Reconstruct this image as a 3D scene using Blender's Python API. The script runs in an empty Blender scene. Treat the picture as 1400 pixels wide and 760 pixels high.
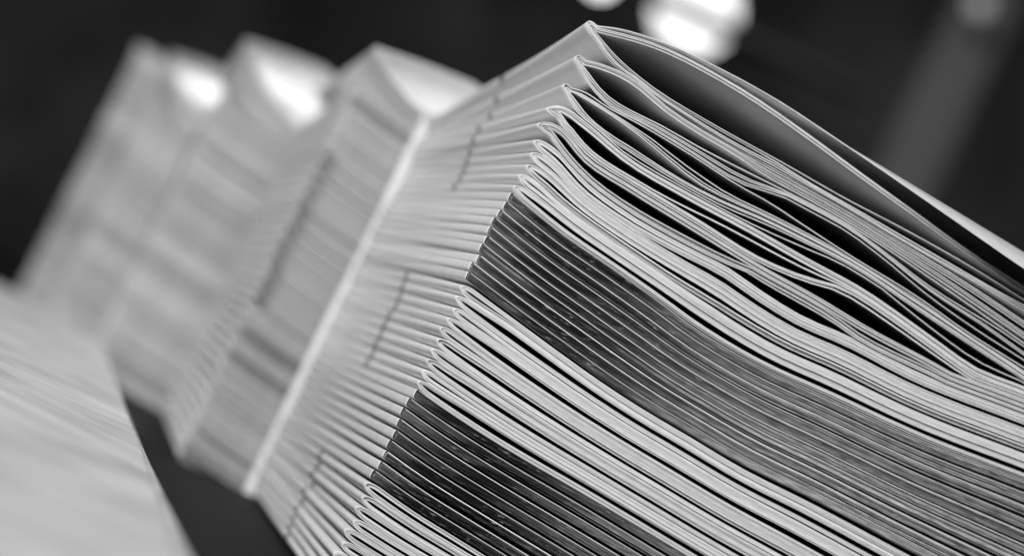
import bpy, math, random
import numpy as np
from mathutils import Matrix, Vector

rng = random.Random(11)
nrg = np.random.RandomState(5)
sc = bpy.context.scene
col = sc.collection

# ------------------------------------------------------------------ camera
FPX = 3305.0                       # focal length in photo pixels (1400 wide) = 85 mm on 36 mm
ROLL = math.radians(25.6)
YAW = math.atan(512 / FPX)
PITCH = math.atan(200 / FPX)
D1 = 0.50                          # distance to the near corner of the front stack
cr, sr = math.cos(ROLL), math.sin(ROLL)
Fh = np.array([math.sin(YAW), math.cos(YAW), 0.0])
Rt = np.array([math.cos(YAW), -math.sin(YAW), 0.0])
Zu = np.array([0, 0, 1.0])
Fw = Fh * math.cos(PITCH) + Zu * math.sin(PITCH)
Up = -Fh * math.sin(PITCH) + Zu * math.cos(PITCH)
CAM_Z = 0.0475                     # camera height above the table top
_c = (Rt * (-52 / FPX) + Fw) * D1
CAM = np.array([-_c[0], -_c[1], CAM_Z])
camd = bpy.data.cameras.new('camera')
camd.sensor_width = 36.0
camd.lens = FPX * 36 / 1400
camd.clip_start = 0.01
camd.clip_end = 60
camd.dof.use_dof = True
camd.dof.focus_distance = D1
camd.dof.aperture_fstop = 9.0
cam = bpy.data.objects.new('camera', camd)
col.objects.link(cam)
cx = Rt * cr + Up * sr
cy = -Rt * sr + Up * cr
cz = -Fw
cam.matrix_world = Matrix(((cx[0], cy[0], cz[0], CAM[0]), (cx[1], cy[1], cz[1], CAM[1]),
                           (cx[2], cy[2], cz[2], CAM[2]), (0, 0, 0, 1)))
sc.camera = cam


def ray(px, py):
    dx, dy = px - 700, py - 380
    u = cr * dx + sr * dy
    v = sr * dx - cr * dy
    return Rt * (u / FPX) + Up * (v / FPX) + Fw


def on_y(px, py, Y=0.0):           # photo pixel -> point on the vertical plane y = Y
    d = ray(px, py)
    return CAM + d * ((Y - CAM[1]) / d[1])


def on_z(px, py, Z=0.0):
    d = ray(px, py)
    return CAM + d * ((Z - CAM[2]) / d[2])


def at_depth(px, py, D):
    return CAM + ray(px, py) * D


def uv(u, v):                      # levelled picture coordinates -> pixel
    return 700 + cr * u + sr * v, 380 + sr * u - cr * v


# ------------------------------------------------------------------ world and lamps
w = bpy.data.worlds.new('World')
sc.world = w
w.use_nodes = True
w.node_tree.nodes['Background'].inputs[0].default_value = (1, 1, 1, 1)
w.node_tree.nodes['Background'].inputs[1].default_value = 0.008


def area(name, loc, target, sx, sy, power):
    l = bpy.data.lights.new(name, 'AREA')
    l.shape = 'RECTANGLE'
    l.size, l.size_y = sx, sy
    l.energy = power
    o = bpy.data.objects.new(name, l)
    col.objects.link(o)
    o.location = loc
    o.rotation_euler = (Vector(target) - Vector(loc)).to_track_quat('-Z', 'Y').to_euler()
    return o


area('window_light', (-1.45, -1.55, 1.45), (0, 0.1, 0.03), 1.0, 0.9, 84)
for xo_, yy, pw in ((0.05, 0.30, 0.35), (0.036, 0.52, 1.9), (0.012, 0.74, 2.0)):      # added row of narrow spots that make the glints on the stack tops
    cl = area('glint_spot', (xo_ + .02, yy, 1.1), (xo_, yy, 0.15), 0.05, 0.05, pw)
    cl.data.spread = math.radians(9.5)

vs = sc.view_settings
vs.view_transform = 'Standard'
vs.look = 'None'
vs.exposure = 0.0
vs.gamma = 1.0
sc.cycles.use_denoising = True
sc.cycles.max_bounces = 8
sc.cycles.diffuse_bounces = 5


# ------------------------------------------------------------------ materials
def new_mat(name):
    m = bpy.data.materials.new(name)
    m.use_nodes = True
    nt = m.node_tree
    b = nt.nodes['Principled BSDF']
    return m, nt, b


def grey(v):
    return (v, v, v, 1)


def noise_ramp(nt, coord, scale, detail, lo, hi, p0=0.3, p1=0.7, mapscale=None):
    n = nt.nodes.new('ShaderNodeTexNoise')
    n.inputs['Scale'].default_value = scale
    n.inputs['Detail'].default_value = detail
    if mapscale:
        mp = nt.nodes.new('ShaderNodeMapping')
        mp.inputs['Scale'].default_value = mapscale
        nt.links.new(coord, mp.inputs['Vector'])
        nt.links.new(mp.outputs[0], n.inputs['Vector'])
    else:
        nt.links.new(coord, n.inputs['Vector'])
    r = nt.nodes.new('ShaderNodeValToRGB')
    r.color_ramp.elements[0].position = p0
    r.color_ramp.elements[1].position = p1
    r.color_ramp.elements[0].color = grey(lo)
    r.color_ramp.elements[1].color = grey(hi)
    nt.links.new(n.outputs['Fac'], r.inputs['Fac'])
    return n, r


def paper_mat(name, lo, hi, rough=0.5, mapscale=(1, 1, 1), scale=260, bump=0.15, trans=0.0, vary=(.9, 1.04)):
    m, nt, b = new_mat(name)
    tc = nt.nodes.new('ShaderNodeTexCoord')
    n, r = noise_ramp(nt, tc.outputs['Object'], scale, 6, lo, hi, mapscale=mapscale)
    oi = nt.nodes.new('ShaderNodeObjectInfo')
    mr = nt.nodes.new('ShaderNodeMapRange')
    mr.inputs['To Min'].default_value = vary[0]
    mr.inputs['To Max'].default_value = vary[1]
    nt.links.new(oi.outputs['Random'], mr.inputs['Value'])
    mul = nt.nodes.new('ShaderNodeMix')
    mul.data_type = 'RGBA'
    mul.blend_type = 'MULTIPLY'
    mul.inputs[0].default_value = 1
    nt.links.new(r.outputs[0], mul.inputs[6])
    nt.links.new(mr.outputs[0], mul.inputs[7])
    nt.links.new(mul.outputs[2], b.inputs['Base Color'])
    b.inputs['Roughness'].default_value = rough
    bp = nt.nodes.new('ShaderNodeBump')
    bp.inputs['Strength'].default_value = bump
    bp.inputs['Distance'].default_value = 0.0002
    nt.links.new(n.outputs['Fac'], bp.inputs['Height'])
    nt.links.new(bp.outputs[0], b.inputs['Normal'])
    if trans > 0:
        tr = nt.nodes.new('ShaderNodeBsdfTranslucent')
        tr.inputs['Color'].default_value = grey(0.92)
        mx = nt.nodes.new('ShaderNodeMixShader')
        mx.inputs[0].default_value = trans
        nt.links.new(b.outputs[0], mx.inputs[1])
        nt.links.new(tr.outputs[0], mx.inputs[2])
        nt.links.new(mx.outputs[0], nt.nodes['Material Output'].inputs['Surface'])
    return m


M_PAPER = paper_mat('paper', 0.64, 0.74)
M_PILE = paper_mat('grey_paper', 0.55, 0.93, scale=60, mapscale=(1, .7, 1))
M_THIN = paper_mat('thin_paper', 0.70, 0.80, trans=0.6)
M_EDGE = paper_mat('cut_edge', 0.70, 0.92, rough=0.8, mapscale=(0.35, 1, 3), scale=900, bump=0.18, vary=(.74, 1.06))


def print_shade_mat(name, margin, lo, hi):
    """page print with white fold margin; shade between sheets put into its colour"""
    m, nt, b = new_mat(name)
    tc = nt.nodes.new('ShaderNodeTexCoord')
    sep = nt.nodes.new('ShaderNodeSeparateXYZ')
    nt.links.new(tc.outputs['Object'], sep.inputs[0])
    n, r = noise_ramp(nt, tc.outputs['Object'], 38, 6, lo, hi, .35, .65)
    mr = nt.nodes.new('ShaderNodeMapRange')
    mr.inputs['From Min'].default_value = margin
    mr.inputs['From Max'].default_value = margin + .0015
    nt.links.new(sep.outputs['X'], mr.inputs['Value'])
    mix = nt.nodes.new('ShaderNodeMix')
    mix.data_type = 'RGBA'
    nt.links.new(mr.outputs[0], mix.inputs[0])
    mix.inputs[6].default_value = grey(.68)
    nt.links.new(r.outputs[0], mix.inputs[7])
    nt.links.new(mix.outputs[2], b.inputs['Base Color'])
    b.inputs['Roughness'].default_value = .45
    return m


M_PRINTSHADE = print_shade_mat('print_shaded_page', .0042, .06, .17)  # dark print also paints in the shade of the open gaps
M_DARKPAGE = print_shade_mat('dark_inner_page', -.01, .05, .14)  # dark tone stands in for shade inside the loops
M_GREYPAGE = print_shade_mat('grey_inner_page', -.01, .46, .58)


def fold_dark(name):
    """grey cut edge with a darker strip beside the fold"""
    m, nt, b = new_mat(name)
    tc = nt.nodes.new('ShaderNodeTexCoord')
    sep = nt.nodes.new('ShaderNodeSeparateXYZ')
    nt.links.new(tc.outputs['Object'], sep.inputs[0])
    mr = nt.nodes.new('ShaderNodeMapRange')
    mr.inputs['From Min'].default_value = .0004
    mr.inputs['From Max'].default_value = .0060
    nt.links.new(sep.outputs['X'], mr.inputs['Value'])
    mix = nt.nodes.new('ShaderNodeMix')
    mix.data_type = 'RGBA'
    nt.links.new(mr.outputs[0], mix.inputs[0])
    mix.inputs[6].default_value = grey(.07)
    mix.inputs[7].default_value = grey(.44)
    nt.links.new(mix.outputs[2], b.inputs['Base Color'])
    b.inputs['Roughness'].default_value = .7
    return m


M_FOLDDARK = fold_dark('fold_dark_edge')
M_EDGE_GREY = paper_mat('grey_cut_edge', 0.42, 0.52, rough=.8, scale=300)
M_EDGE_SOFT = paper_mat('soft_cut_edge', 0.60, 0.76, rough=.8, scale=300, vary=(.75, 1.1))
M_EDGE_MID = paper_mat('mid_cut_edge', 0.22, 0.32, rough=.8, scale=300)


def ink_edge(name, seed):
    """cut edge of sheets printed to the trim: black ink, worn grey further from the fold"""
    m, nt, b = new_mat(name)
    tc = nt.nodes.new('ShaderNodeTexCoord')
    gm = nt.nodes.new('ShaderNodeNewGeometry')
    sep = nt.nodes.new('ShaderNodeSeparateXYZ')
    nt.links.new(gm.outputs['Position'], sep.inputs[0])
    # streaks along the sheet
    n1, r1 = noise_ramp(nt, gm.outputs['Position'], 420, 8, 0.003, 0.10, 0.47, 0.85, mapscale=(0.10, 1, 5.5))
    n2, r2 = noise_ramp(nt, gm.outputs['Position'], 700, 8, 0.12, 0.46, 0.3, 0.7, mapscale=(0.35, 1, 3.5))
    n3 = nt.nodes.new('ShaderNodeTexNoise')
    n3.inputs['Scale'].default_value = 120
    n3.inputs['Detail'].default_value = 5
    mp = nt.nodes.new('ShaderNodeMapping')
    mp.inputs['Scale'].default_value = (0.3, 1, 3)
    nt.links.new(gm.outputs['Position'], mp.inputs[0])
    nt.links.new(mp.outputs[0], n3.inputs['Vector'])
    add = nt.nodes.new('ShaderNodeMath')
    add.operation = 'MULTIPLY_ADD'
    add.inputs[1].default_value = 0.05
    nt.links.new(n3.outputs['Fac'], add.inputs[0])
    nt.links.new(sep.outputs['X'], add.inputs[2])
    mr = nt.nodes.new('ShaderNodeMapRange')
    mr.interpolation_type = 'SMOOTHSTEP'
    mr.inputs['From Min'].default_value = 0.045
    mr.inputs['From Max'].default_value = 0.105
    nt.links.new(add.outputs[0], mr.inputs['Value'])
    # small worn patch right at the fold
    mr2 = nt.nodes.new('ShaderNodeMapRange')
    mr2.inputs['From Min'].default_value = 0.036
    mr2.inputs['From Max'].default_value = 0.024
    mr2.inputs['To Max'].default_value = 0.35
    nt.links.new(add.outputs[0], mr2.inputs['Value'])
    mxf = nt.nodes.new('ShaderNodeMath')
    mxf.operation = 'MAXIMUM'
    nt.links.new(mr.outputs[0], mxf.inputs[0])
    nt.links.new(mr2.outputs[0], mxf.inputs[1])
    mix = nt.nodes.new('ShaderNodeMix')
    mix.data_type = 'RGBA'
    nt.links.new(mxf.outputs[0], mix.inputs[0])
    nt.links.new(r1.outputs[0], mix.inputs[6])
    nt.links.new(r2.outputs[0], mix.inputs[7])
    n5, r5 = noise_ramp(nt, gm.outputs['Position'], 1500, 3, 0.0, 1.0, 0.60, 0.70, mapscale=(0.25, 1, 1.6))
    n6, r6 = noise_ramp(nt, gm.outputs['Position'], 90, 3, 0.0, 0.8, 0.42, 0.60)
    fl = nt.nodes.new('ShaderNodeMath')
    fl.operation = 'MULTIPLY'
    nt.links.new(r5.outputs[0], fl.inputs[0])
    nt.links.new(r6.outputs[0], fl.inputs[1])
    oi = nt.nodes.new('ShaderNodeObjectInfo')
    om = nt.nodes.new('ShaderNodeMapRange')
    om.inputs['To Min'].default_value = .45
    om.inputs['To Max'].default_value = 1.7
    nt.links.new(oi.outputs['Random'], om.inputs['Value'])
    mu = nt.nodes.new('ShaderNodeMix')
    mu.data_type = 'RGBA'
    mu.blend_type = 'MULTIPLY'
    mu.inputs[0].default_value = 1
    nt.links.new(mix.outputs[2], mu.inputs[6])
    nt.links.new(om.outputs[0], mu.inputs[7])
    m2 = nt.nodes.new('ShaderNodeMix')
    m2.data_type = 'RGBA'
    nt.links.new(fl.outputs[0], m2.inputs[0])
    nt.links.new(mu.outputs[2], m2.inputs[6])
    m2.inputs[7].default_value = grey(.45)
    nt.links.new(m2.outputs[2], b.inputs['Base Color'])
    b.inputs['Roughness'].default_value = 0.6
    b.inputs['Specular IOR Level'].default_value = 0.3
    bp = nt.nodes.new('ShaderNodeBump')
    bp.inputs['Strength'].default_value = 0.5
    bp.inputs['Distance'].default_value = 0.0002
    nt.links.new(n1.outputs['Fac'], bp.inputs['Height'])
    nt.links.new(bp.outputs[0], b.inputs['Normal'])
    return m


M_INK = ink_edge('inked_edge', 1)


def plain(name, lo, hi, rough, scale=6, spec=0.5):
    m, nt, b = new_mat(name)
    tc = nt.nodes.new('ShaderNodeTexCoord')
    n, r = noise_ramp(nt, tc.outputs['Object'], scale, 5, lo, hi)
    nt.links.new(r.outputs[0], b.inputs['Base Color'])
    b.inputs['Roughness'].default_value = rough
    b.inputs['Specular IOR Level'].default_value = spec
    return m


M_TABLE = plain('dark_table', 0.006, 0.014, 0.7, 14, .18)
M_WALL = plain('dark_wall', 0.004, 0.16, 0.9, 2.2)
M_PILLAR = plain('grey_pillar', 0.16, 0.3, 0.8, 2.5)
M_BAR = plain('black_bar', 0.01, 0.02, 0.5, 10)


def emit(name, s):
    m, nt, b = new_mat(name)
    b.inputs['Base Color'].default_value = grey(0.8)
    b.inputs['Emission Color'].default_value = grey(1)
    b.inputs['Emission Strength'].default_value = s
    return m


def mesh_obj(name, verts, faces, mats, parent=None, midx=None, smooth=None):
    me = bpy.data.meshes.new(name)
    me.from_pydata(verts, [], faces)
    for m in (mats if isinstance(mats, (list, tuple)) else [mats]):
        me.materials.append(m)
    if midx is not None:
        me.polygons.foreach_set('material_index', midx)
    if smooth is not None:
        me.polygons.foreach_set('use_smooth', smooth)
    me.update()
    o = bpy.data.objects.new(name, me)
    col.objects.link(o)
    o.parent = parent
    return o


def tag(o, label=None, cat=None, group=None, kind=None):
    if label: o['label'] = label
    if cat: o['category'] = cat
    if group: o['group'] = group
    if kind: o['kind'] = kind
    return o


def box(name, x0, x1, y0, y1, z0, z1, mat, parent=None):
    vsx = [(x, y, z) for x in (x0, x1) for y in (y0, y1) for z in (z0, z1)]
    f = [(0, 1, 3, 2), (4, 6, 7, 5), (0, 4, 5, 1), (2, 3, 7, 6), (0, 2, 6, 4), (1, 5, 7, 3)]
    o = mesh_obj(name, vsx, f, mat, parent)
    return o


# ------------------------------------------------------------------ table and dark room behind
tbl = box('table_top', -0.62, 0.62, -0.42, 1.75, -0.030, 0.0, M_TABLE)
tag(tbl, 'dark table top under the stacks of folded sections', 'table', kind='structure')
wall = box('back_wall', -3.5, 4.5, 5.0, 5.1, -1.2, 3.5, M_WALL)
tag(wall, 'dark out of focus wall far behind the stacks', 'wall', kind='structure')

# ------------------------------------------------------------------ sheet builder
PX = D1 / FPX                       # metres per photo pixel at the near corner
L = 0.214                           # spine length
PAGE = 0.148                        # page width


def xgrid():
    g = [0, .15, .5, 1.1, 2, 3.2, 5, 7.5, 11, 15, 20, 26, 34, 44, 57, 73, 92, 115]
    x = 142
    while x < 975:
        g.append(x)
        x += 30
    g.append(978)
    return np.array(g) * PX


XG = xgrid()
YR = np.array([0, .003, .008, .018, .035, .06, .088, .0945, .0995, .106, .135, .165, .188, .203, L])


def sheet_mesh(name, xs, zu_f, zl_f, zu_b, zl_b, t, y0, parent, origin, mats, ink_u, ink_l,
               hole=False, xoff=None, droop=None, rows=YR):
    """one folded sheet: upper leg, fold, lower leg; front (y=0) and back (y=L) sections are blended"""
    n = len(xs)
    px = np.concatenate([xs[::-1], xs[1:]])
    secs = []
    for y in rows:
        b = (y / L) ** 0.9
        zu = zu_f * (1 - b) + zu_b * b
        zl = zl_f * (1 - b) + zl_b * b
        zt = 0.5 * (zu[0] + zl[0])
        zu = zu.copy(); zl = zl.copy()
        zu[0] = zl[0] = zt
        yp = np.zeros(len(px))
        if droop is not None:
            dz_, dy_ = droop(xs, y)
            zu = zu + dz_
            yp[:n] = dy_[::-1]
        pz = np.concatenate([zu[::-1], zl[1:]])
        dx = np.gradient(px); dz = np.gradient(pz)
        ln = np.hypot(dx, dz) + 1e-12
        nx, nz = -dz / ln, dx / ln          # left normal of travel
        ox = xoff(y) if xoff is not None else 0.0
        A = np.stack([px + nx * t / 2 + ox, yp + y + y0, pz + nz * t / 2], 1)
        B = np.stack([px - nx * t / 2 + ox, yp + y + y0, pz - nz * t / 2], 1)
        secs.append((A, B))
    N = len(px)
    verts = np.concatenate([np.concatenate([a, b_], 0) for a, b_ in secs], 0) - np.array(origin)
    faces, mi, sm = [], [], []
    R = len(rows)
    for r in range(R - 1):
        o0, o1 = r * 2 * N, (r + 1) * 2 * N
        for i in range(N - 1):
            if hole and rows[r] >= .094 and rows[r + 1] <= .1 and abs(i + .5 - (n - 1)) < 5:
                continue
            faces.append((o0 + i, o0 + i + 1, o1 + i + 1, o1 + i)); mi.append(0); sm.append(True)
            faces.append((o0 + N + i, o1 + N + i, o1 + N + i + 1, o0 + N + i + 1)); mi.append(0); sm.append(True)
    for r, flip in ((0, False), (R - 1, True)):
        o0 = r * 2 * N
        for i in range(N - 1):
            q = (o0 + i, o0 + N + i, o0 + N + i + 1, o0 + i + 1)
            faces.append(q[::-1] if flip else q)
            up = i < n - 1
            k = (2 if (ink_u if up else ink_l) or (ink_l and abs(i + .5 - (n - 1)) < 5) else 1)
            mi.append(k); sm.append(False)
    for r in range(R - 1):                   # fore edges
        o0, o1 = r * 2 * N, (r + 1) * 2 * N
        for i in (0, N - 1):
            faces.append((o0 + i, o1 + i, o1 + N + i, o0 + N + i)); mi.append(1); sm.append(False)
    return mesh_obj(name, verts.tolist(), faces, mats, parent, mi, sm)


def curve(pts, Y=0.0):
    P = np.array([on_y(x, y, Y) for x, y in pts])
    o = np.argsort(P[:, 0])
    X, Z = P[o, 0], P[o, 2]
    def f(x):
        x = np.asarray(x, float)
        # smooth cubic (monotone-ish Catmull-Rom) through the points
        m = np.gradient(Z, X)
        i = np.clip(np.searchsorted(X, x) - 1, 0, len(X) - 2)
        h = X[i + 1] - X[i]
        s = (x - X[i]) / h
        sl = np.where(s > 1, 1, 0)
        sc_ = np.clip(s, 0, 1)
        h00 = 2 * sc_**3 - 3 * sc_**2 + 1; h10 = sc_**3 - 2 * sc_**2 + sc_
        h01 = -2 * sc_**3 + 3 * sc_**2; h11 = sc_**3 - sc_**2
        z = h00 * Z[i] + h10 * h * m[i] + h01 * Z[i + 1] + h11 * h * m[i + 1]
        z = np.where(s > 1, Z[-1] + m[-1] * (x - X[-1]), z)
        z = np.where(s < 0, Z[0] + m[0] * (x - X[0]), z)
        return z
    return f


# --- curves read off the photograph on the head face of the front stack (plane y = 0)
APEX = [(803, 34), (787, 81), (771, 119), (753, 142), (741, 164), (735, 187), (729, 207), (722, 226), (711, 244), (701, 263)]
c_top = curve([(803, 34), (850, 40), (900, 55), (1000, 101), (1097, 156), (1194, 213), (1331, 296), (1400, 338)])
s1_ub = curve([(812, 44), (886, 64), (1000, 121), (1114, 198), (1171, 240), (1248, 295), (1314, 343), (1400, 399)])
s1_lt = curve([(813, 42), (843, 77), (886, 114), (976, 170), (1074, 224), (1160, 273), (1220, 304), (1336, 369), (1400, 409)])
s1_lb = curve([(803, 40), (837, 86), (874, 120), (900, 136), (1000, 199), (1074, 240), (1160, 288), (1220, 325), (1336, 397), (1400, 440)])
s2_ut = curve([(787, 80), (817, 86), (871, 111), (903, 139), (1000, 201), (1074, 242), (1160, 290), (1220, 327), (1336, 399), (1400, 442)])
s2_ub = curve([(797, 87), (857, 110), (914, 146), (963, 180), (1000, 208), (1031, 231), (1100, 270), (1160, 304), (1282, 382), (1400, 462)])
s2_lt = curve([(797, 89), (829, 129), (871, 155), (899, 168), (946, 195), (1031, 239), (1075, 261), (1160, 306), (1282, 386), (1400, 468)])
s2_lb = curve([(787, 86), (805, 117), (829, 143), (881, 171), (946, 210), (1008, 249), (1096, 276), (1154, 311), (1207, 351), (1263, 399), (1330, 447), (1400, 492)])
s3_ut = curve([(771, 118), (800, 126), (829, 145), (881, 173), (946, 212), (1008, 252), (1053, 277), (1100, 308), (1171, 354), (1250, 402), (1325, 455), (1400, 502)])
s3_ub = curve([(781, 125), (829, 154), (869, 182), (914, 219), (956, 252), (985, 268), (1050, 298), (1100, 323), (1171, 361), (1250, 412), (1400, 512)])
s3_lt = curve([(781, 128), (814, 169), (860, 199), (935, 247), (985, 273), (1050, 301), (1100, 326), (1171, 363), (1250, 415), (1400, 514)])
s3_lb = curve([(771, 123), (790, 155), (814, 180), (857, 212), (935, 258), (1030, 308), (1100, 338), (1154, 360), (1192, 381), (1216, 401), (1278, 451), (1336, 492), (1400, 522)])
s4_ut = curve([(753, 141), (775, 148), (800, 166), (857, 214), (935, 260), (1030, 311), (1100, 351), (1188, 400), (1229, 428), (1271, 458), (1336, 503), (1400, 531)])
s4_lb = curve([(753, 147), (775, 182), (800, 210), (860, 250), (950, 305), (1044, 362), (1096, 383), (1156, 400), (1207, 432), (1250, 462), (1293, 492), (1331, 522), (1400, 548)])
s5_ut = curve([(741, 163), (770, 176), (800, 212), (860, 252), (950, 307), (1046, 366), (1111, 402), (1186, 447), (1271, 492), (1314, 516), (1400, 552)])
s5_lb = curve([(741, 170), (765, 206), (800, 245), (860, 290), (930, 330), (993, 361), (1053, 384), (1096, 409), (1134, 435), (1160, 456), (1250, 503), (1400, 562)])
s6_ut = curve([(735, 186), (765, 208), (800, 247), (860, 292), (930, 332), (993, 364), (1042, 398), (1096, 431), (1160, 459), (1250, 506), (1400, 565)])
ref = curve([(701, 264), (720, 280), (766, 317), (834, 364), (903, 413), (940, 441), (1023, 492), (1137, 545), (1257, 600), (1400, 655)])
band1_lb = curve([(632, 384), (660, 405), (709, 441), (754, 474), (840, 535), (879, 560), (935, 593), (1023, 645), (1100, 683), (1228, 751)])
band2_ut = curve([(569, 530), (577, 536), (640, 579), (740, 640), (768, 656), (930, 752)])
band2_lb = curve([(503, 654), (568, 700), (626, 736)])

SEP1 = [(701, 266), (694, 278), (686, 289), (677, 300), (672, 312), (667, 324), (661, 333), (658, 349), (649, 360), (644, 372), (632, 388)]
LOOP2 = [(631, 391), (623, 410), (619, 428), (611, 443), (601, 456), (596, 470), (590, 483), (583, 497), (577, 513), (570, 527)]
SEP2 = [(568, 541), (560, 551), (551, 566), (546, 578), (543, 592), (536, 604), (530, 618), (525, 630), (515, 641)]
LOOP3 = [(501, 660), (498, 677), (487, 694), (488, 709), (474, 721), (471, 739), (459, 754)]

secs = []                            # top to bottom: dict(ut, lb, apex x, kind, explicit lens)


def lerp_c(a, b, f):
    return lambda x: a(x) * (1 - f) + b(x) * f


def lerp_v(a, b, f0, f1):
    def fn(x):
        q = np.clip((np.asarray(x, float)) / (90 * PX), 0, 1)
        f = f0 + (f1 - f0) * q * q * (3 - 2 * q)
        return a(x) * (1 - f) + b(x) * f
    return fn


def uneven(m, tight, seed):
    r = random.Random(seed)
    wts = [(r.uniform(.74, .82) if (k % 2 == 0) == tight else r.uniform(1.12, 1.35)) for k in range(m)]
    c = np.concatenate([[0], np.cumsum(wts)])
    return c / c[-1]


U5 = uneven(5, False, 3)
U10 = uneven(10, True, 8)


def ax(p):
    return on_y(p[0], p[1])[0]


secs += [dict(ut=c_top, ub=s1_ub, lt=s1_lt, lb=s1_lb, x0=ax(APEX[0]), kind='loose', n=5),
         dict(ut=s2_ut, ub=s2_ub, lt=s2_lt, lb=s2_lb, x0=ax(APEX[1]), kind='loose', n=5),
         dict(ut=s3_ut, ub=s3_ub, lt=s3_lt, lb=s3_lb, x0=ax(APEX[2]), kind='loose', n=4),
         dict(ut=s4_ut, lb=s4_lb, x0=ax(APEX[3]), kind='loop', n=4, lens=7),
         dict(ut=s5_ut, lb=s5_lb, x0=ax(APEX[4]), kind='loop', n=4, lens=6)]
for k in range(5):                   # sections 6..10
    z_a = on_y(*APEX[5 + k])[2]
    zt = s6_ut(0.0); zb = ref(0.0)
    secs.append(dict(ut=lerp_v(s6_ut, ref, k / 5, U5[k]), lb=lerp_v(s6_ut, ref, (k + 1) / 5, U5[k + 1]), x0=ax(APEX[5 + k]),
                     kind='loop', n=3, lens=5))
zs = [on_y(*p)[2] for p in SEP1]
for k in range(10):
    f0 = (zs[k] - zs[0]) / (zs[10] - zs[0]); f1 = (zs[k + 1] - zs[0]) / (zs[10] - zs[0])
    g0, g1 = .5 * f0 + .05 * k, .5 * f1 + .05 * (k + 1)
    secs.append(dict(ut=lerp_c(ref, band1_lb, g0), lb=lerp_c(ref, band1_lb, g1), x0=ax(SEP1[k]) - .0004, kind='ink', n=3))
for k in range(10):
    secs.append(dict(ut=lerp_v(band1_lb, band2_ut, k / 10, U10[k]), lb=lerp_v(band1_lb, band2_ut, (k + 1) / 10, U10[k + 1]),
                     x0=ax(LOOP2[k]), kind='loop', n=3, lens=4))
for k in range(9):
    secs.append(dict(ut=lerp_c(band2_ut, band2_lb, k / 9), lb=lerp_c(band2_ut, band2_lb, (k + 1) / 9),
                     x0=ax(SEP2[k]) - .0004, kind='ink', n=3))
zl0 = float(band2_lb(0.0))
pitch3 = 17 * PX
nlow = int((zl0 - 0.0016) / pitch3)
def shifted(c, d, flat):
    # lower sections follow the last measured curve and flatten towards the table
    return lambda x: np.maximum(c(0.0) * np.ones_like(np.asarray(x, float)), 0) - d + (c(x) - c(0.0)) * flat
for k in range(nlow):
    fl0 = max(0.0, 1 - k / nlow); fl1 = max(0.0, 1 - (k + 1) / nlow)
    px_ = LOOP3[k] if k < len(LOOP3) else None
    x0 = ax(px_) if px_ else rng.uniform(-.0006, .0006)
    secs.append(dict(ut=shifted(band2_lb, k * pitch3, fl0 ** .7), lb=shifted(band2_lb, (k + 1) * pitch3, fl1 ** .7),
                     x0=x0, kind='loop', n=3, lens=4))

TL2 = 1.85 * PX
T = {'loose': 1.6 * PX, 'loop': 2.2 * PX, 'ink': 1.85 * PX}


def smooth_noise(x, scale, seed):
    r = np.random.RandomState(seed)
    ph = r.uniform(0, 6.28, 4); fr = r.uniform(.5, 1.8, 4)
    return sum(np.sin(x / scale * fr[i] + ph[i]) for i in range(4)) / 4


# --- desired layer heights, top to bottom
layers = []                          # (section index, sheet index j, upper?, z array, t)
seed = 100
for si, s in enumerate(secs):
    n = s['n']; t = TL2 if (s['kind'] == 'loop' and si >= 20) else T[s['kind']]
    x = XG
    xx = np.maximum(x, 0)
    top = s['ut'](xx + s['x0']); bot = s['lb'](xx + s['x0'])
    def fill(zt, zb, m, seed):
        """m layer centres between zt (top surface) and zb (bottom surface)"""
        slack = np.maximum(zt - zb - m * t, 0)
        ws = [np.maximum(.05, (.35 + smooth_noise(x, .03, seed + q)) ** 2) * (1 if rng.random() < .6 else .15) for q in range(max(m - 1, 1))]
        tot = sum(ws)
        zz = [zt - t / 2]
        for q in range(m - 1):
            zz.append(zz[-1] - t - slack * ws[q] / tot)
        return zz
    if si == 0:
        ub0 = s['ub'](xx + s['x0'])
        zz = [top - t / 2] + [ub0 + t / 2 + (n - 2 - q) * t * (1.15 + .25 * smooth_noise(x, .04, 900 + q)) for q in range(n - 1)]
        zz += fill(s['lt'](xx + s['x0']), bot, n, seed + 20)
    elif 'ub' in s:
        zz = fill(top, s['ub'](xx + s['x0']), n, seed) + fill(s['lt'](xx + s['x0']), bot, n, seed + 20)
    else:
        slack = np.maximum(top - bot - 2 * n * t, 0)
        tight = s['kind'] == 'ink'
        ws = []
        for q in range(2 * n):
            b_ = np.maximum(.03, (.1 + .6 * smooth_noise(x, .035, seed + q)) ** 2) * (.12 if rng.random() < .65 else 1)
            if q == n - 1:
                if not tight:
                    b_ = b_ + s['lens'] * np.exp(-(x / (rng.uniform(110, 190) * PX)) ** 2) + (rng.choice([.1, .4, .9]) if si < 20 or si % 2 == 0 else rng.choice([1.6, 2.4]))
            if q in (0, 2 * n - 2) and not tight:
                b_ = b_ + .9 * np.exp(-(x / (55 * PX)) ** 2)
            if q == 2 * n - 1:
                b_ = b_ + (rng.choice([0, .2, .6]) if not tight else .12)
            ws.append(b_)
        tot = sum(ws)
        zz = [top - t / 2]
        for q in range(2 * n - 1):
            zz.append(zz[-1] - t - slack * ws[q] / tot)
    for q, z in enumerate(zz):
        up = q < n
        j = q if up else 2 * n - 1 - q
        layers.append([si, j, up, z, t])
    seed += 60
idx = {(l[0], l[1], l[2]): l for l in layers}
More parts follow.
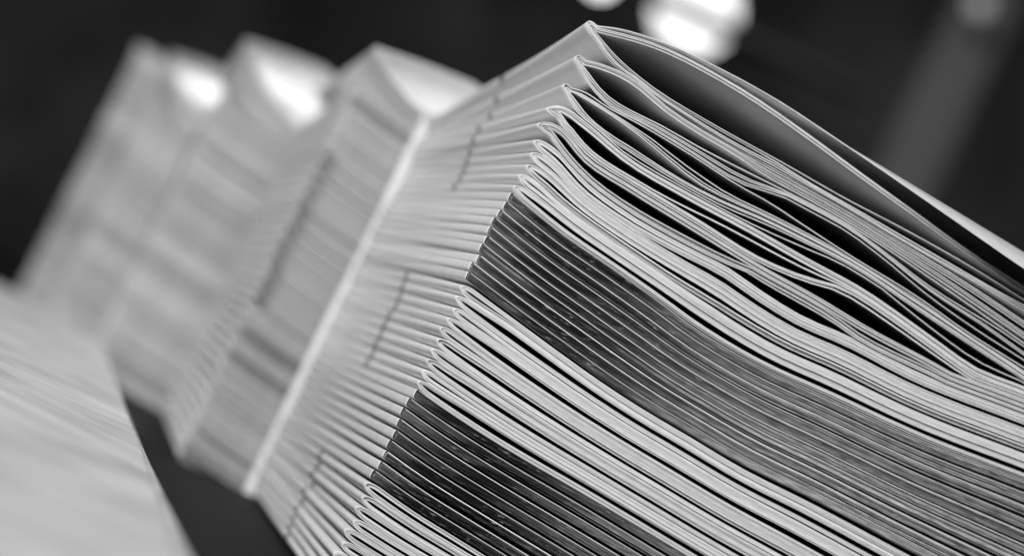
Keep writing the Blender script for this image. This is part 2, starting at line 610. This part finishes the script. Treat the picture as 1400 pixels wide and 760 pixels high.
for si in range(1, 5):
    gap = np.maximum(secs[si]['lb'](XG + secs[si]['x0']) - secs[si + 1]['ut'](XG + secs[si]['x0']), 0)
    fade = np.clip((XG - .02) / .02, 0, 1)
    for j, f in ((0, .12), (1, .0)):
        fr = f + .10 * smooth_noise(XG, .03, 700 + si * 5 + j)
        idx[(si, j, False)][3] = idx[(si, j, False)][3] - gap * fade * np.clip(fr, 0, .8)
    fr = .02 + .08 * smooth_noise(XG, .04, 800 + si)
    idx[(si + 1, 0, True)][3] = idx[(si + 1, 0, True)][3] + gap * fade * np.clip(fr, 0, .3)
# --- nothing may pass through its neighbour: push up from the bottom
prev = np.full_like(XG, 0.0004)
prev_t = 0
for lay in layers[::-1]:
    mn = prev + prev_t / 2 + lay[4] / 2 + 0.04 * PX
    lay[3] = np.maximum(lay[3], mn)
    prev, prev_t = lay[3], lay[4]
# --- back (tail) end: same order, near height mapped onto the measured far height
NEAR = [356, 116, 6, -192, -260, -337, -500]
FAR = [142, 50, -35, -200, -254, -319, -415]
zn = [on_y(*uv(-52, v), 0.0)[2] for v in NEAR]
zf = [on_y(*uv(-190, v), L)[2] for v in FAR]
zn.append(0.0); zf.append(0.0)
zn, zf = np.array(zn)[::-1], np.array(zf)[::-1]
zn[0] = min(zn[0], 0); zf[0] = 0
prev = np.full_like(XG, 0.0004); prev_t = 0
back = [None] * len(layers)
for k in range(len(layers) - 1, -1, -1):
    lay = layers[k]
    z0 = float(lay[3][6])
    hfrac = np.interp(z0, [0, .06, .13], [0, .6, .9])
    z = np.interp(z0, zn, zf) + (ref(XG) - ref(0.0)) * hfrac * .8
    z = np.maximum(z, prev + prev_t / 2 + lay[4] / 2 + 0.04 * PX)
    back[k] = z
    prev, prev_t = z, lay[4]

ORD = ['topmost', 'second', 'third', 'fourth', 'fifth', 'sixth', 'seventh', 'eighth', 'ninth', 'tenth', 'eleventh', 'twelfth',
       'thirteenth', 'fourteenth', 'fifteenth', 'sixteenth', 'seventeenth', 'eighteenth', 'nineteenth', 'twentieth']


def label_for(si):
    nk = {0: 0}
    if si == 0:
        return 'topmost folded section of the sharp front stack, gaping widest with grey inner pages'
    if si < 10:
        return ORD[si] + ' folded section from the top of the sharp front stack, white with open fold'
    if si < 20:
        k = si - 10
        return (ORD[k] if k else 'uppermost') + ' black edged section in the upper dark band of the front stack'
    if si < 30:
        k = si - 20
        return (ORD[k] if k else 'uppermost') + ' white looped section between the two dark bands of the front stack'
    if si < 39:
        k = si - 30
        return (ORD[k] if k else 'uppermost') + ' black edged section in the lower dark band of the front stack'
    k = si - 39
    return (ORD[k] if k else 'uppermost') + ' white looped section below the lower dark band of the front stack'


def group_for(si):
    return ('loose white sections on top of the front stack' if si < 10 else
            'black edged sections in the upper dark band' if si < 20 else
            'white sections between the dark bands' if si < 30 else
            'black edged sections in the lower dark band' if si < 39 else
            'white sections at the foot of the front stack')


bysec = {}
for k, lay in enumerate(layers):
    bysec.setdefault(lay[0], {})[(lay[1], lay[2])] = (lay[3], back[k])


def flare(y, amp, ph):
    e = min(max((y - .192) / (L - .192), 0), 1)
    return -.0012 * e * e + amp * math.sin(y * 38 + ph)


for si, s in enumerate(secs):
    n = s['n']; t = TL2 if (s['kind'] == 'loop' and si >= 20) else T[s['kind']]
    L_ = bysec[si]
    zmid_f = .5 * (L_[(n - 1, True)][0] + L_[(n - 1, False)][0])
    zmid_b = .5 * (L_[(n - 1, True)][1] + L_[(n - 1, False)][1])
    org = (s['x0'], 0.0, float(L_[(0, False)][0][len(XG) // 2]))
    e = bpy.data.objects.new('folded_section', None)
    e.empty_display_size = .005
    col.objects.link(e)
    e.location = org
    tag(e, label_for(si), 'folded section', group_for(si))
    W = float(L_[(0, True)][0][9] - L_[(0, False)][0][9]) / 2
    amp = rng.uniform(0, .00025); ph = rng.uniform(0, 6)
    for j in range(n):
        setb = j * t * (1.25 if s['kind'] != 'ink' else 1.02) + (rng.uniform(0, .5) * t if j else 0)
        xs = setb + XG * (1 - setb / XG[-1])
        def shape(zk, zm, S, sq=False):
            zk = np.interp(xs, XG, zk); zm2 = np.interp(xs, XG, zm)
            q = np.clip((xs - setb) / S, 0, 1)
            pw = 5.0 if s['kind'] == 'ink' or sq else 2.0
            tip = (1 - (1 - q) ** pw) ** (1 / pw)
            return zm2 + (zk - zm2) * tip
        S = max((2.7 if s['kind'] != 'ink' else .8) * W, 4 * PX) if s['kind'] != 'loose' else 14 * PX
        S *= (1 - .12 * j)
        uf, lf = shape(L_[(j, True)][0], zmid_f, S), shape(L_[(j, False)][0], zmid_f, S)
        ub_, lb_ = shape(L_[(j, True)][1], zmid_b, S * .4, True), shape(L_[(j, False)][1], zmid_b, S * .4, True)
        ink = s['kind'] == 'ink'
        ink_u = ink and not (j == 0)
        ink_l = ink
        droop = None
        if si == 0 and j == 0:
            def droop(x, y):
                a = np.clip((x - .046) / .060, 0, 1)
                f = max(0, 1 - y / .002)
                return -.0052 * a * f, -.0075 * a * f
        y0 = rng.uniform(-.00022, .00022)
        xo = lambda y, a=amp, p=ph: s['x0'] + flare(y, a, p)
        pm = M_PRINTSHADE if (si < 10 or j == n - 1) else M_PAPER
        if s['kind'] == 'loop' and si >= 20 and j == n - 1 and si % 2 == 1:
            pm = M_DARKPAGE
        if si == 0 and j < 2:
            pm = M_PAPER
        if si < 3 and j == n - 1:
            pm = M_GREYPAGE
        nm = 'outer_sheet' if j == 0 else 'inner_sheet' if j == n - 1 else 'middle_sheet'
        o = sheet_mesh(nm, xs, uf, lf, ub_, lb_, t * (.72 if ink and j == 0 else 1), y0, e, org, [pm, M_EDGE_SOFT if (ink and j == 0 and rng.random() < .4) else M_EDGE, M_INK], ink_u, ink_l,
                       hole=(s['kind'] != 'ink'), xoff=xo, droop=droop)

# ------------------------------------------------------------------ stacks further back, each a pile of sections
XF = np.array([0, .3, 1, 2.2, 4, 7, 12, 20, 34, 60, 110, 200, 400, 700, 978]) * PX
YF = np.array([0, .01, .04, .09, .15, .2, L])


def simple_section(parent, org, h, gapf, slope, seed, edge=None, ink=False, sheets=2):
    """a closed section of height h, its fold at x = 0, rising towards the fold"""
    t = h / (2 * sheets) * .78
    out = []
    mats = [M_PAPER, edge, M_INK]
    prof = slope * .03 * (np.exp(-XF / .03) - 1)
    for j in range(sheets):
        hw = (h / 2) - t / 2 - j * (h / (2 * sheets))
        setb = j * t * 1.1
        xs = setb + XF * (1 - setb / XF[-1])
        tip = np.sqrt(1 - (1 - np.clip((xs - setb) / (h * 1.1), 0, 1)) ** 2)
        zu = h / 2 + prof + hw * tip
        zl = h / 2 + prof - hw * tip
        out.append(sheet_mesh('outer_sheet' if j == 0 else 'inner_sheet', xs, zu, zl, zu, zl, t, 0, parent, (0, 0, 0), mats, ink, ink, rows=YF))
    return out


def far_stack(px_corner, Y, ztop, npc, where, group, slope, top_open, lblnear, dark_fold=None):
    """px_corner: a pixel on the near vertical corner of this stack; depth from the stack in front"""
    X = on_y(*px_corner, Y)[0]
    h = ztop / npc
    protos = {}
    z = .0004
    for k in range(npc):
        e = bpy.data.objects.new('folded_section', None)
        e.empty_display_size = .005
        col.objects.link(e)
        hk = h * rng.choice([.84, 1.0, 1.16]) if k < npc - 1 else ztop - z
        if k == npc - 1:
            hk = min(max(hk, .5 * h), 1.5 * h)
        e.location = (X + rng.uniform(-.0005, .0005), Y + rng.uniform(0, .0022), z)
        z += hk
        tag(e, where, 'folded section', group)
        if dark_fold and dark_fold[0] * ztop < z < dark_fold[1] * ztop:
            ed = M_FOLDDARK
        else:
            ed = rng.choice([M_EDGE_GREY, M_EDGE_GREY, M_EDGE_GREY, M_EDGE_MID] if dark_fold else [M_EDGE_SOFT, M_EDGE_SOFT, M_EDGE_GREY])
        key = (round(hk, 6), ed.name)
        if key not in protos:
            protos[key] = simple_section(e, None, hk * .86, .1, slope, k, edge=ed)
        else:
            for p in protos[key]:
                c = p.copy()
                col.objects.link(c)
                c.parent = e
    ztop_real = z
    # top section gapes open towards the fold
    if top_open:
        (ax_, ay_), (ux, uy), (lx, ly) = top_open
        A = on_y(ax_, ay_, Y); U = on_y(ux, uy, Y); Lw = on_y(lx, ly, Y)
        zb = ztop_real + .0005
        e = bpy.data.objects.new('folded_section', None)
        e.empty_display_size = .005
        col.objects.link(e)
        x0 = A[0]
        e.location = (x0, Y, zb)
        tag(e, lblnear, 'folded section', 'gaping top sections of the blurred stacks')
        for j in range(1):
            setb = j * .0006
            xs = setb + XF * (1 - setb / XF[-1])
            su = (U[2] - A[2]) / (U[0] - A[0])
            run = max(Lw[0] - A[0], .008)
            fall = A[2] - zb
            zl = (zb + .0006 * (1 - j) * 0 + .0004 + j * .0007) + (fall - .001) * np.clip(1 - xs / run, 0, 1) ** 1.5
            zu = A[2] + su * xs * np.exp(-xs / .06) + .0015 * np.sin(np.clip(xs / .03, 0, 3.14)) - j * .0007
            zu = np.maximum(zu - .035 * np.clip((xs - .03) / .118, 0, 1) ** 1.3, zl + .0012)
            zu[0] = zl[0] = A[2] - j * .0004
            tail = 0.35
            zub = zl + (zu - zl) * tail
            sheet_mesh('outer_sheet' if j == 0 else 'inner_sheet', xs, zu, zl, zub, zl, .0004, 0, e, (0, 0, zb), [M_THIN, M_EDGE, M_INK], False, False, rows=YF)


Y2 = L + .004
Y3 = Y2 + L + .006
Y4 = Y3 + L + .006
Y5 = Y4 + L + .006
z2 = on_y(*uv(-305, 146), Y2)[2]
far_stack(uv(-305, 0), Y2, z2, 34, 'white folded section in the blurred second stack, left of the pale vertical line', 'sections of the second stack', .25,
          ((515, 66), (662, 118), (592, 168)), 'gaping top section of the second stack, beside the front stack peak', dark_fold=(.42, .86))
far_stack(uv(-468, 0), Y3, z2 - .002, 34, 'white folded section in the strongly blurred third stack', 'sections of the third stack', .25,
          ((337, 55), (480, 103), (392, 180)), 'brightly lit gaping top section of the blurred third stack')
far_stack(uv(-548, 0), Y4, z2 - .004, 34, 'white folded section in the strongly blurred fourth stack', 'sections of the fourth stack', .25,
          ((235, 74), (335, 105), (275, 168)), 'brightly lit gaping top section of the blurred fourth stack')
far_stack(uv(-597, 0), Y5, on_y(*uv(-597, 70), Y5)[2], 36, 'pale folded section in the farthest leftmost stack', 'sections of the farthest stack', .15,
          None, '')

# ------------------------------------------------------------------ pale divider card between first and second stack
xl, xr_ = on_y(*uv(-205, 0), L + .001)[0], on_y(*uv(-184, 0), L + .001)[0]
zt_ = on_y(*uv(-190, 150), L + .001)[2]
v, f = [], []
cols = [xl, xl + .0008, xr_, .05, .146]
rows_ = np.linspace(0.0002, zt_, 16)
for q in range(2):
    for iz, zz_ in enumerate(rows_):
        for ix, xx_ in enumerate(cols):
            bow = .0004 * math.sin(iz * .8) if ix < 2 else 0
            v.append((xx_ + bow * .5, L + .0006 + q * .0009, zz_ - (.004 * ix / 4 if iz == 15 else 0)))
NC, NR = len(cols), len(rows_)
S_ = NC * NR
for iz in range(NR - 1):
    for ix in range(NC - 1):
        i0 = iz * NC + ix
        f.append((i0, i0 + 1, i0 + NC + 1, i0 + NC))
        f.append((S_ + i0, S_ + i0 + NC, S_ + i0 + NC + 1, S_ + i0 + 1))
    f.append((iz * NC, (iz + 1) * NC, S_ + (iz + 1) * NC, S_ + iz * NC))
    f.append((iz * NC + NC - 1, S_ + iz * NC + NC - 1, S_ + (iz + 1) * NC + NC - 1, (iz + 1) * NC + NC - 1))
for ix in range(NC - 1):
    for r0 in (0, NR - 1):
        i0 = r0 * NC + ix
        f.append((i0, i0 + 1, S_ + i0 + 1, S_ + i0))
card = mesh_obj('divider_card', v, f, paper_mat('white_card', .8, .88))
tag(card, 'pale upright card edge showing as a thin light line between first and second stack', 'card')

# ------------------------------------------------------------------ loose flat sections lying on the table at left


def flat_pile(count, th, right0, right1, width, label, group, seed):
    """bundles of flat sheets lying on the table; right0/right1 are the ends of the right hand edge"""
    r = random.Random(seed)
    zp = .0003
    for k in range(count):
        a = np.array(right0) + np.array([r.uniform(-.004, .002), r.uniform(-.004, 0)])
        b = np.array(right1) + np.array([r.uniform(-.004, .002), r.uniform(-.004, 0)])
        ln = float(np.hypot(*(b - a)))
        ang = math.atan2(b[1] - a[1], b[0] - a[0])
        e = bpy.data.objects.new('sheet_bundle', None)
        e.empty_display_size = .005
        col.objects.link(e)
        e.location = (a[0], a[1], zp)
        e.rotation_euler = (0, 0, ang)
        tag(e, (ORD[count - 1 - k]) + label, 'sheet bundle', group)
        for j in range(2):
            v, f = [], []
            NX, NY = 18, 8
            for q in range(2):
                for ix in range(NX + 1):
                    for iy in range(NY + 1):
                        x = ln * ix / NX; y = width * iy / NY
                        wv = .0002 * math.sin(x * 50 + seed) * math.sin(y * 40)
                        v.append((x, y, th * j / 2 + (th / 2 * .85 if q else 0) + wv + .0002))
            S_ = (NX + 1) * (NY + 1)
            for ix in range(NX):
                for iy in range(NY):
                    i0 = ix * (NY + 1) + iy
                    f.append((i0, i0 + 1, i0 + NY + 2, i0 + NY + 1))
                    f.append((S_ + i0, S_ + i0 + NY + 1, S_ + i0 + NY + 2, S_ + i0 + 1))
            for ix in range(NX):
                for iy in (0, NY):
                    i0 = ix * (NY + 1) + iy
                    f.append((i0, i0 + NY + 1, S_ + i0 + NY + 1, S_ + i0))
            for iy in range(NY):
                for ix in (0, NX):
                    i0 = ix * (NY + 1) + iy
                    f.append((i0, i0 + 1, S_ + i0 + 1, S_ + i0))
            mesh_obj('flat_sheet', v, f, M_PILE, e)
        zp += th + .0003


flat_pile(6, .0021, (-.037, -.24), (-.055, .424), .40,
          ' flat sheet bundle from the top of the large blurred pile at lower left', 'large pile of flat sheets', 2)
flat_pile(4, .0022, (-.0665, .440), (-.0665, .644), .30,
          ' flat sheet bundle from the top of the small pile beside the third stack', 'small pile of flat sheets', 4)

# ------------------------------------------------------------------ things far behind
def disc_lamp(px, py, D, rad_px, strength, label):
    c = at_depth(px, py, D)
    r = rad_px * D / FPX
    e = bpy.data.objects.new('round_lamp', None)
    e.empty_display_size = .02
    col.objects.link(e)
    e.location = c
    tag(e, label, 'lamp', 'round lamps behind the stack')
    toc = Vector(CAM - c).normalized()
    q = toc.to_track_quat('Z', 'Y')
    def lathe(name, prof, m):
        v, f = [], []
        K = 40
        for (rr, zz) in prof:
            for i in range(K):
                a = 2 * math.pi * i / K
                v.append(tuple(q @ Vector((rr * math.cos(a), rr * math.sin(a), zz))))
        for p in range(len(prof) - 1):
            for i in range(K):
                i2 = (i + 1) % K
                f.append((p * K + i, p * K + i2, (p + 1) * K + i2, (p + 1) * K + i))
        f.append(tuple(range(K))[::-1]); f.append(tuple(range((len(prof) - 1) * K, len(prof) * K)))
        return mesh_obj(name, v, f, m, e)
    lathe('diffuser', [(r * .97, 0), (r, r * .05), (r * .8, r * .25), (r * .4, r * .36), (r * .05, r * .4)], emit('lamp_glow', strength))
    lathe('housing', [(r * .5, -r * .8), (r * .9, -r * .5), (r * .99, -r * .02)], M_BAR)
    return c, r


LD = 3.2
disc_lamp(951, 15, LD, 58, 1.5, 'glowing round lamp crossed by a dark bar above the stack')
disc_lamp(822, -28, LD, 20, 3.0, 'glowing round lamp cut off by the upper picture edge')
disc_lamp(1340, 8, 5.0 - 1.4, 15, .14, 'dim round lamp in the upper right corner')


def level_bar(name, u0, u1, v, D, hpx, depth, mat, label, cat):
    a = at_depth(*uv(u0, v), D); b_ = at_depth(*uv(u1, v), D)
    hh = hpx * D / FPX / 2
    ln = float(np.linalg.norm(b_ - a))
    o = box(name, 0, ln, -depth / 2, depth / 2, -hh, hh, mat)
    o.location = a
    o.rotation_euler = (0, 0, math.atan2(b_[1] - a[1], b_[0] - a[0]))
    bv = o.modifiers.new('bevel', 'BEVEL'); bv.width = hh * .25; bv.segments = 2
    tag(o, label, cat)
    return o


level_bar('hanging_rail', -40, 330, 433, 2.9, 17, .05, M_BAR, 'dark horizontal rail passing in front of the round lamp', 'rail')
level_bar('upright_board', 384, 474, 100, 3.7, 1130, .04, M_PILLAR, 'blurred pale upright board right of the stack', 'board')
